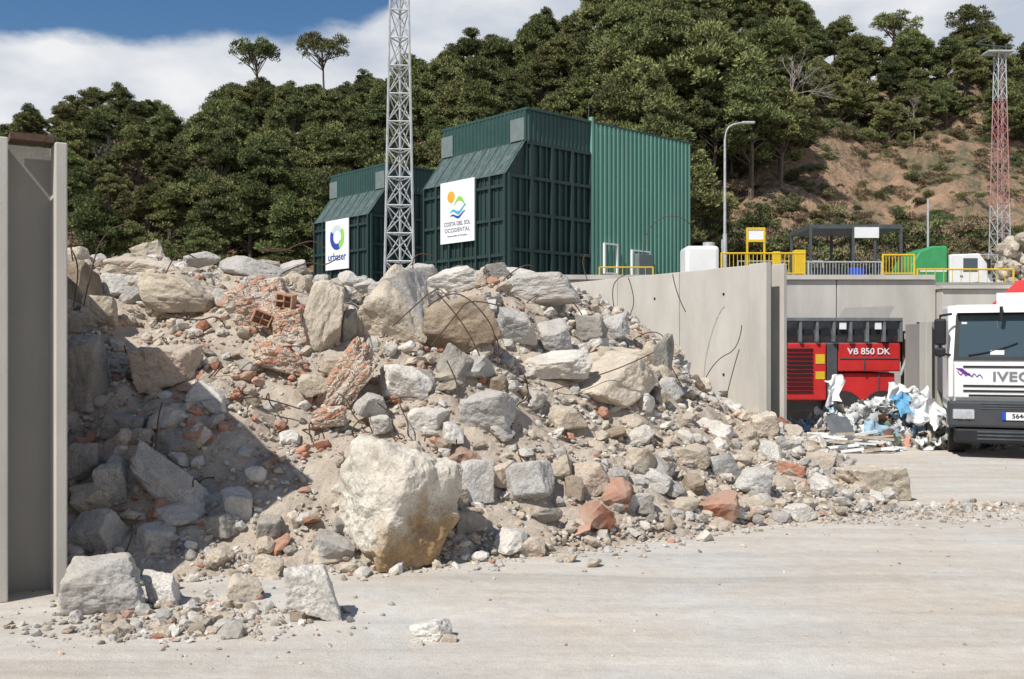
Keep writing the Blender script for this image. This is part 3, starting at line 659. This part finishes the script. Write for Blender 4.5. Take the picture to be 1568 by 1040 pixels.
# ------------------------------------------------------------ street lamp
lx,ly=(1110-784)/F*40,40
sl=empty('street_lamp',(lx,ly,0))
cyls('pole',[((0,0,4.2),(0,0,6.8),.10,.085),((0,0,6.8),(0,0,10.6),.06,.045)],galv,sl,10)
arm=[(0,0,10.5),(0.02,0,10.85),(.15,0,11.1),(.4,0,11.22),(.75,0,11.27)]
curve('arm',[arm],.032,galv,sl)
boxes('lamp_head',[(.68,1.2,-.09,.09,11.22,11.31)],galv,sl,bevel=.03)
pl=empty('fence_pole',((1421-784)/F*46,46,0)); cyls('pole',[((0,0,4.2),(0,0,9.1),.05)],galv,pl,8)
# ------------------------------------------------------------ terrace furniture
def railing(name,x0,x1,y,z0,h,mat,step=.12,r=.012,rt=.03,post=1.5):
    e=empty(name,(x0,y,z0)); L=x1-x0; b=[((0,0,h),(L,0,h),rt),((0,0,.12),(L,0,.12),rt*.8)]
    n=max(1,int(L/post)); b+=[((L*i/n,0,0),(L*i/n,0,h+.02),rt*1.1) for i in range(n+1)]
    cyls('frame',b,mat,e); m=int(L/step); cyls('bars',[((L*i/m,0,.12),(L*i/m,0,h),r) for i in range(1,m)],mat,e,4); return e
def X(px,d): return (px-784)/F*d
railing('yellow_railing',X(1105,31),X(1232,31),31,4.4,.75,yelM)
railing('yellow_railing',X(1352,31),X(1400,31),31,4.4,.7,yelM,step=.09)
railing('yellow_railing',X(1405,31),X(1552,31),31,4.0,.65,yelM,step=.25)
railing('yellow_railing',X(918,40),X(1000,40),40,4.2,1.25,yelM,step=.3)
railing('steel_fence',X(1238,33),X(1350,33),33,4.3,.75,galv,step=.10)
railing('steel_fence',X(1460,50),X(1620,50),50,4.2,2.7,galv,step=.35,r=.01)
railing('steel_fence',X(1130,48),X(1260,48),48,4.2,2.2,galv,step=.3,r=.01)
e=empty('yellow_gate_cabinet'); boxes('panel',[(X(1216,31.5),X(1233,31.5),31.4,31.7,4.4,5.3)],yelM,e,bevel=.02)
e=empty('yellow_gate_cabinet'); boxes('post',[(X(1183,31.5),X(1194,31.5),31.4,31.6,4.4,5.25)],yelM,e,bevel=.02)
e=empty('blue_drum'); cyls('drum',[((X(1312,36),36,4.2),(X(1312,36),36,5.1),.28)],plateB,e,14)
e=empty('framed_notice_sign'); x0,x1=X(1143,33),X(1172,33)
boxes('frame',[(x0,x1,33,33.06,6.12,6.2),(x0,x1,33,33.06,5.72,5.8),(x0,x0+.06,33,33.06,5.8,6.12),(x1-.06,x1,33,33.06,5.8,6.12),(x0,x0+.06,33,33.06,4.3,5.72),(x1-.06,x1,33,33.06,4.3,5.72)],yelM,e); boxes('panel',[(x0+.06,x1-.06,33.02,33.05,5.8,6.12)],whiteS,e)
e=empty('water_tank'); boxes('tank',[(X(1050,33),X(1102,33),33,34.2,4.2,5.6)],white,e,bevel=.12)
cyls('tank_pipe',[((X(1106,33),33,4.2),(X(1106,33),33,5.8),.03)],galv,e); cyls('tank_lid',[((X(1090,33),33.5,5.6),(X(1090,33),33.5,5.75),.2)],galv,e,12)
e=empty('canopy_shelter'); xa,xb=X(1240,42),X(1382,42)
boxes('roof',[(xa,xb,42,45,7.25,7.42)],dkM,e); boxes('posts',[(x,x+.1,yy,yy+.1,4.2,7.25) for x in (xa,xa+1.8,xb-1.2,xb-.1) for yy in (42,44.9)],dkM,e)
boxes('notice',[(X(1308,42),X(1345,42),41.93,41.98,6.85,7.3)],white,e); boxes('back_screen',[(xa+.1,xb-1.3,44.5,44.6,4.2,5.8)],dkM,e)
e=empty('gabion_wall')
Vs=[];Ts=[];Cs=[];b=0
for i in range(160):
    v=rock(2,RNG,4,20)*RNG.uniform(.12,.22); c=W(RNG.uniform(1542,1640),534,34); c=np.array([c.x,RNG.uniform(34,34.6),RNG.uniform(4.2,6.0)]); Vs.append(v+c);Ts.append(ICO[2][1]+b);b+=len(v);Cs.append(np.tile(np.array(PAL['y'])*RNG.uniform(.6,1),(len(v),1)))
trimesh('stones',np.concatenate(Vs),np.concatenate(Ts),np.concatenate(Cs),rockM,e)
# green collection lorry on the terrace (side on)
e=empty('green_refuse_lorry',(X(1392,45),45,4.2)); e.scale=(1,1,1.12)
ML=Matrix(((0,1,0,0),(1,0,0,0),(0,0,1,0),(0,0,0,1)))
ob=prism('body',[(0,.7),(0.05,1.5),(.5,2.15),(1.1,2.35),(1.75,2.35),(1.75,.7)],0,2.3,truckG,None,bevel=.08); ob.parent=e; ob.matrix_local=ML
o2=prism('cab',[(1.85,.6),(1.85,2.0),(3.2,2.05),(3.7,1.45),(3.9,.6)],0,2.2,white,None,bevel=.06); o2.parent=e; o2.matrix_local=ML
boxes('cab_windows',[(2.45,3.1,-.01,.03,1.3,1.85)],glassM,e); boxes('chassis',[(0,3.9,.1,2.1,.4,.62)],blkM,e)
pym('windscreen',[(3.26,.1,2.0),(3.26,2.1,2.0),(3.72,2.1,1.43),(3.72,.1,1.43)],[(0,1,2,3)],glassM,e)
cyls('wheels',[((x,0,.45),(x,.3,.45),.45) for x in (.8,3.1)],rubM,e,18); boxes('mirror',[(3.5,3.6,-.2,-.05,1.2,1.8)],blkM,e); boxes('side_stripe',[(.5,1.7,-.012,0,1.3,1.4)],white,e); boxes('door_handle',[(2.3,2.42,-.03,0,1.1,1.15)],blkM,e)
# ------------------------------------------------------------ red shredder
d=25.0; x0=X(1208,d)-.6; x1=X(1380,d); Lm=x1-x0
e=empty('red_shredder_machine',(X(1208,27)-.65,27,0)); e.scale=(1.08,1.08,1.04)
boxes('engine_housing',[(0,1.55,0,2.2,.75,2.24)],redM,e,bevel=.04)
boxes('side_body',[(1.85,Lm,.05,2.2,1.5,2.24)],redM,e,bevel=.03); boxes('lower_body',[(1.85,Lm-.1,.15,2.2,.75,1.46)],redM,e,bevel=.03)
boxes('middle_column',[(1.57,1.83,.02,2.2,.6,2.24)],dkM,e,bevel=.02)
boxes('louvres',[(.55,1.2,-.03,0,.95+.11*i,1.0+.11*i) for i in range(11)],blkM,e)
boxes('warning_labels',[(1.27,1.5,-.012,-.002,1.7,1.95),(1.27,1.5,-.012,-.002,1.3,1.5),(3.2,3.3,.13,.147,1.1,1.22)],yelM,e)
boxes('seams',[(2.5,2.53,.03,.048,1.5,1.82),(1.9,Lm-.05,.03,.048,1.83,1.85),(2.9,2.92,.13,.148,.75,1.46)],dkM,e)
text('lettering','VB 850 DK',.23,whiteS,e,(2.62,.03,2.02),rot=(math.radians(90),0,0),bold=.004)
boxes('chassis',[(0,Lm+.4,.3,1.9,.45,.73)],dkM,e); cyls('wheels',[((x,.1,.5),(x,.45,.5),.5) for x in (2.0,3.0)],rubM,e,18)
prism('hopper',[(.12,2.26),(-.04,2.84),(2.3,2.84),(2.2,2.26)],0,Lm,hopM,e)
boxes('hopper_ribs',[(i*.42,i*.42+.07,-.09,.10,2.27,2.83) for i in range(9)],hopM,e,bevel=.01); boxes('hopper_rim',[(0,Lm,-.11,-.0,2.82,2.9)],hopM,e)
boxes('hopper_recesses',[(i*.42+.12,i*.42+.37,.0,.05,2.45,2.6) for i in range(8)],blkM,e)
boxes('hopper_labels',[(1.85,2.02,-.075,-.045,2.6,2.78),(2.74,2.9,-.075,-.045,2.6,2.78)],whiteS,e)
pym('raised_flap',[(2.1,.8,2.9),(3.4,.8,2.9),(3.6,.9,3.25),(2.3,.9,3.2)],[(0,1,2,3)],concD,e)
boxes('discharge_frame',[(Lm+.05,Lm+.55,.3,1.8,1.75,2.35)],orgM,e,bevel=.03); boxes('discharge_struts',[(Lm,Lm+.6,.2,.28,2.5,2.56),(Lm+.1,Lm+.16,.2,.28,.8,2.5),(Lm+.5,Lm+.56,.2,.28,.8,2.8)],dkM,e)
cyls('hydraulic_rams',[((Lm+.02,.1,1.4),(Lm+.45,.1,2.6),.04)],galv,e,8)
# ------------------------------------------------------------ waste heap
heap=empty('plastic_waste_heap')
hc=np.array([X(1360,22.6),22.6])
def hz(x,y): return .85*np.exp(-(((x-hc[0]-.3)/1.1)**2+((y-hc[1]-.3)/.9)**2))+.45*np.exp(-(((x-hc[0]+1.2)/1.0)**2+((y-hc[1]-.1)/.8)**2))
g=11
uu,vv=np.meshgrid(np.linspace(-1,1,g),np.linspace(-1,1,g)); qi=np.arange((g-1)*(g-1)); qa=(qi//(g-1))*g+qi%(g-1); Q=np.stack([qa,qa+1,qa+g+1,qa+g],1)
gg=40; hx,hy=np.meshgrid(np.linspace(-2.6,2.2,gg),np.linspace(-1.6,2,gg)); hzv=hz(hx+hc[0],hy+hc[1])*.85-.03+.05*np.array([noise.noise(Vector((a*4,b*4,0))) for a,b in zip(hx.ravel(),hy.ravel())]).reshape(hx.shape)
qh=np.arange((gg-1)**2); qb=(qh//(gg-1))*gg+qh%(gg-1); trimesh('mixed_waste',np.stack([hx.ravel()+hc[0],hy.ravel()+hc[1],hzv.ravel()],1),np.stack([qb,qb+1,qb+gg+1,qb+gg],1),np.tile((.36,.33,.29),(gg*gg,1)),rockM,heap)
Vs=[];Ts=[];Cs=[];b=0
cols=[(.76,.76,.74)]*5+[(.55,.56,.56),(.60,.60,.58),(.66,.64,.60),(.22,.38,.52),(.62,.57,.48),(.52,.45,.36),(.35,.33,.30),(.30,.31,.32),(.42,.54,.60),(.5,.27,.2),(.25,.3,.22)]
for i in range(460):
    x=hc[0]-.25+RNG.normal(0,1.15); y=hc[1]+RNG.normal(0,.55); s=RNG.uniform(.05,.24)
    off=RNG.uniform(-9,9,3); P3=np.stack([uu.ravel()*s*RNG.uniform(.7,1.5),vv.ravel()*s,0*uu.ravel()],1)
    wob=np.array([noise.noise_vector(Vector((p[0]/s*1.1,p[1]/s*1.1,0))+Vector(off))[:] for p in P3]); fine=np.array([noise.noise_vector(Vector((p[0]/s*3,p[1]/s*3,5))+Vector(off))[:] for p in P3])
    P3=P3+wob*s*np.array([.8,.8,1.4])+fine*s*.35
    P3=P3@rotm(RNG,.9).T+np.array([x,y,hz(x,y)*RNG.uniform(.75,1.0)+.05]); P3[:,2]=np.maximum(P3[:,2],.01)
    Vs.append(P3);Ts.append(Q+b);b+=len(P3);Cs.append(np.tile(np.array(cols[RNG.integers(0,len(cols))])*RNG.uniform(.8,1.05),(len(P3),1)))
trimesh('crumpled_sheets',np.concatenate(Vs),np.concatenate(Ts),np.concatenate(Cs),plasM,heap,True)
def sheet(name,cx,cy,d,w,h,col,rot,amp=.25):
    g=24; u,v=np.meshgrid(np.linspace(-1,1,g),np.linspace(-1,1,g)); P3=np.stack([u.ravel()*w/2,v.ravel()*h/2,0*u.ravel()],1)
    dz=np.array([noise.noise_vector(Vector((p[0]*3+cx,p[1]*3,0)))[:] for p in P3])*amp; dz2=np.array([noise.noise_vector(Vector((p[0]*9+cx,p[1]*9,3)))[:] for p in P3])*amp*.35; P3=P3+dz+dz2
    P3=P3@np.array(Matrix.Rotation(rot[2],3,'Z')@Matrix.Rotation(rot[0],3,'X')@Matrix.Rotation(rot[1],3,'Y')).T+np.array(W(cx,cy,d)); P3[:,2]=np.maximum(P3[:,2],.02)
    qi=np.arange((g-1)**2); qa=(qi//(g-1))*g+qi%(g-1); trimesh(name,P3,np.stack([qa,qa+1,qa+g+1,qa+g],1),np.tile(col,(len(P3),1)),plasM,heap,True)
sheet('blue_tarpaulin',1352,664,21.6,1.0,.5,(.32,.47,.57),(.8,.2,.2),.2); sheet('blue_tarpaulin',1388,622,21.9,.35,.5,(.14,.36,.56),(1.0,.1,0))
sheet('white_bag',1418,630,21.6,.7,.65,(.8,.8,.8),(1.1,.1,-.1),.4); sheet('white_bag',1275,600,22.6,.4,.5,(.8,.8,.8),(1.1,.3,.1)); sheet('white_bag',1380,604,22.6,.8,.3,(.8,.8,.8),(.8,0,0),.3)
sheet('grey_panel',1293,668,21.3,.65,1.0,(.16,.17,.18),(.95,.1,.35),.03)
pl_=[]
for i in range(110):
    c=Vector((X(RNG.uniform(1200,1330),22.0),RNG.uniform(20.6,23.2),RNG.uniform(.03,.45))); a=RNG.uniform(-.5,.5); l=RNG.uniform(.35,1.0)
    dv=Vector((math.cos(a),math.sin(a),RNG.uniform(-.15,.15)))*l/2; pl_.append((c-dv,c+dv,RNG.uniform(.02,.045)))
cyls('boards',pl_[:54],woodM,heap,4); cyls('white_boards',pl_[54:],white,heap,4)
# ------------------------------------------------------------ tipper truck
th=math.radians(-20)
e=empty('tipper_truck',(X(1456,20)+1.22*math.cos(th),20.0+1.22*math.sin(th),0),rz=th)
hw=1.25
prism('cab_shell',[(0,1.1),(-.02,1.95),(.42,2.95),(.6,3.07),(2.1,3.1),(2.1,.9),(.1,.9)],-hw,hw,white,e,bevel=.06)
def fr(z): return -.02+(z-1.95)/(1.0)*.44   # windscreen plane
zz0,zz1=2.02,2.86
pym('windscreen',[(-1.08,fr(zz0)-.012,zz0),(1.08,fr(zz0)-.012,zz0),(1.02,fr(zz1)-.012,zz1),(-1.02,fr(zz1)-.012,zz1)],[(0,1,2,3)],glassM,e)
for nm_,q in (('windscreen_seal',[(-1.17,zz0-.08),(1.17,zz0-.08),(1.17,zz0),(-1.17,zz0)]),('windscreen_seal',[(-1.1,zz1),(1.1,zz1),(1.06,zz1+.06),(-1.06,zz1+.06)]),('windscreen_seal',[(-1.17,zz0),(-1.08,zz0),(-1.02,zz1),(-1.1,zz1)]),('windscreen_seal',[(1.08,zz0),(1.17,zz0),(1.1,zz1),(1.02,zz1)])):
    pym(nm_,[(x,fr(z)-.014,z) for x,z in q],[(0,1,2,3)],blkM,e)
curve('wipers',[[Vector((-.9,fr(2.05)-.04,2.05)),Vector((-.4,fr(2.12)-.04,2.12)),Vector((.0,fr(2.3)-.04,2.3))],[Vector((.1,fr(2.05)-.04,2.05)),Vector((.5,fr(2.15)-.04,2.15)),Vector((.9,fr(2.35)-.04,2.35))]],.012,blkM,e)
boxes('windscreen_papers',[(-1.0,-.9,fr(2.72)-.03,fr(2.72)-.02,2.6,2.72),(-.5,-.25,fr(2.1)-.03,fr(2.1)-.02,2.05,2.15)],white,e)
prism('sun_visor',[(.18,2.90),(.20,2.96),(.5,3.08),(.5,3.02)],-1.1,1.1,white,e,bevel=.01)
boxes('visor_bracket',[(-.32,-.26,.12,.16,2.72,3.02)],blkM,e)
boxes('front_panel',[(-1.16,1.16,-.07,-.02,1.2,1.9)],white,e,bevel=.025)
boxes('grille_slots',[(-1.0,1.0,-.085,-.071,1.80,1.84),(-1.0,1.0,-.085,-.071,1.42,1.46),(-1.0,1.0,-.085,-.071,1.32,1.36),(-.9,.9,-.085,-.071,1.23,1.27)],blkM,e)
boxes('corner_deflector',[(-1.27,-1.17,-.06,.35,1.2,2.0),(1.17,1.27,-.06,.35,1.2,2.0)],white,e,bevel=.03)
text('lettering','IVECO',.26,txtG,e,(0.0,-.075,1.62),rot=(math.radians(90),0,0),sx=1.2,bold=.006,ext=.01,sp=1.08)
curve('decal',[[Vector((-1.1+.05*i,-.078,1.68+.05*(-1)**i-.004*i)) for i in range(10)]],.008,purM,e); pym('decal_block',[(-1.14,-.078,1.79),(-1.02,-.078,1.79),(-.8,-.078,1.6),(-.98,-.078,1.68)],[(0,1,2,3)],purM,e)
boxes('bumper',[(-1.27,1.27,-.16,.35,.62,1.14)],M('bumper_grey',(.06,.062,.068),rough=.6),e,bevel=.05); boxes('bumper_lower',[(-1.15,1.15,-.12,.3,.30,.60)],blkM,e,bevel=.05)
boxes('bumper_grille',[(-.7,.7,-.172,-.162,.99+.05*i,1.01+.05*i) for i in range(3)]+[(-.75,.75,-.13,-.122,.38+.07*i,.41+.07*i) for i in range(3)],dkM,e)
def lampm():
    m,nt,N,L,P=nm('headlamp_lens'); P.inputs['Base Color'].default_value=(.7,.72,.75,1); P.inputs['Metallic'].default_value=.6; P.inputs['Roughness'].default_value=.15; return m
lm=lampm()
boxes('headlamps',[(-1.2,-.8,-.19,-.14,.78,.98),(.8,1.2,-.19,-.14,.78,.98)],lm,e,bevel=.03); cyls('lamp_reflectors',[((x,-.21,.88),(x,-.17,.88),.075) for x in (-1.08,-.92,.92,1.08)],galv,e,14)
boxes('number_plate',[(-.24,.5,-.185,-.165,.78,.93)],whiteS,e); boxes('plate_band',[(-.31,-.24,-.19,-.167,.78,.93)],plateB,e); text('plate_text','5646 JMN',.125,blkM,e,(.13,-.19,.855),rot=(math.radians(90),0,0),bold=.002,ext=.003,sx=1.05)
for sg in (-1,1):
    boxes('mirror',[(sg*1.42-.11,sg*1.42+.11,-.12,.03,2.25,2.78),(sg*1.42-.10,sg*1.42+.10,-.12,.03,2.02,2.2)],blkM,e,bevel=.04)
    cyls('mirror_arm',[((sg*1.2,.1,2.88),(sg*1.42,-.05,2.84),.025),((sg*1.22,.05,2.05),(sg*1.42,-.04,2.08),.025),((sg*1.42,-.04,2.0),(sg*1.42,-.04,2.86),.02)],blkM,e,6)
    boxes('side_window',[(sg*1.252-.004,sg*1.252+.004,.5,1.4,2.0,2.75)],glassM,e); boxes('door_step',[(sg*1.2-.07,sg*1.2+.07,.3,.75,.45,.55)],blkM,e)
    boxes('mudguard',[(sg*1.05-.2,sg*1.05+.2,.62,1.95,1.02,1.12)],blkM,e)
    cyls('wheels',[((sg*1.2,1.25,.5),(sg*.88,1.25,.5),.5),((sg*1.2,5.0,.5),(sg*.7,5.0,.5),.5)],rubM,e,28); cyls('wheel_hubs',[((sg*1.215,1.25,.5),(sg*1.15,1.25,.5),.24)],galv,e,16)
boxes('chassis',[(-.45,.45,.4,7,.55,.85)],dkM,e); boxes('tipper_body',[(-1.22,1.22,2.5,6.5,1.15,2.85)],hopM,e,bevel=.03)
pym('red_load_cover',[(-.45,2.4,2.95),(1.2,2.4,2.95),(1.2,2.6,3.75),(.3,2.6,3.68)],[(0,1,2,3)],redM,e); boxes('load_frame',[(-.15,1.2,2.3,2.34,2.9,3.4)],white,e)
# ------------------------------------------------------------ light, sky, camera
S=Vector((-1.9,-2.1,3.45)).normalized()
sun=bpy.data.lights.new('sun','SUN'); sun.energy=5.0; sun.angle=math.radians(.5); sun.color=(1,.965,.90)
so=link(bpy.data.objects.new('sun',sun)); so.rotation_euler=S.to_track_quat('Z','Y').to_euler(); so.location=(-20,-20,40)
w=bpy.data.worlds.new('World'); sc.world=w; w.use_nodes=True; N=w.node_tree.nodes; L=w.node_tree.links; bg=N['Background']
sk=N.new('ShaderNodeTexSky'); sk.sky_type='NISHITA'; sk.sun_disc=False; sk.sun_elevation=math.asin(S.z); sk.sun_rotation=math.atan2(S.x,S.y); sk.dust_density=.3; sk.ozone_density=3.0
hs=N.new('ShaderNodeHueSaturation'); hs.inputs['Saturation'].default_value=1.2; hs.inputs['Value'].default_value=1.35; L.new(sk.outputs[0],hs.inputs['Color'])
tc=N.new('ShaderNodeTexCoord'); sp=N.new('ShaderNodeSeparateXYZ'); L.new(tc.outputs['Generated'],sp.inputs[0])
mp=N.new('ShaderNodeMapping'); mp.inputs['Scale'].default_value=(1,1,2.2); L.new(tc.outputs['Generated'],mp.inputs[0])
n1=N.new('ShaderNodeTexNoise'); n1.inputs['Scale'].default_value=5; n1.inputs['Detail'].default_value=10; n1.inputs['Roughness'].default_value=.55; L.new(mp.outputs[0],n1.inputs['Vector'])
def math_(op,a,b):
    m=N.new('ShaderNodeMath'); m.operation=op
    for k,v in enumerate((a,b)):
        if hasattr(v,'links') or hasattr(v,'is_linked'): L.new(v,m.inputs[k])
        else: m.inputs[k].default_value=v
    return m.outputs[0]
step=N.new('ShaderNodeMapRange'); step.interpolation_type='SMOOTHSTEP'; step.inputs[1].default_value=-.16; step.inputs[2].default_value=0; step.inputs[3].default_value=0; step.inputs[4].default_value=.09; L.new(sp.outputs['X'],step.inputs[0])
thr=math_('ADD',math_('MULTIPLY',sp.outputs['X'],.05),.306); thr=math_('ADD',thr,step.outputs[0]); thr=math_('ADD',thr,math_('MULTIPLY',math_('SUBTRACT',n1.outputs['Fac'],.5),.10))
df=math_('SUBTRACT',thr,sp.outputs['Z'])
fac=N.new('ShaderNodeMapRange'); fac.interpolation_type='SMOOTHSTEP'; fac.inputs[1].default_value=-.006; fac.inputs[2].default_value=.014; L.new(df,fac.inputs[0])
n2=N.new('ShaderNodeTexNoise'); n2.inputs['Scale'].default_value=6; n2.inputs['Detail'].default_value=8; L.new(mp.outputs[0],n2.inputs['Vector'])
cr=N.new('ShaderNodeValToRGB'); cr.color_ramp.elements[0].position=.36; cr.color_ramp.elements[0].color=(7.4,8.2,9.6,1); cr.color_ramp.elements[1].position=.60; cr.color_ramp.elements[1].color=(12.4,12.5,12.7,1); L.new(n2.outputs['Fac'],cr.inputs[0])
mx=N.new('ShaderNodeMix'); mx.data_type='RGBA'; L.new(fac.outputs[0],mx.inputs[0]); L.new(hs.outputs[0],mx.inputs[6]); L.new(cr.outputs[0],mx.inputs[7]); L.new(mx.outputs[2],bg.inputs[0]); bg.inputs[1].default_value=.07
cam=bpy.data.cameras.new('camera'); cam.sensor_width=36; cam.lens=36*F/1568; cam.shift_y=14/1568; cam.clip_end=5000; cam.clip_start=.1
co=link(bpy.data.objects.new('camera',cam)); co.location=(0,0,EYE); co.rotation_euler=(math.radians(90),0,0); sc.camera=co
sc.view_settings.view_transform='Standard'; sc.view_settings.look='None'; sc.view_settings.exposure=0
print('trees',cnt)
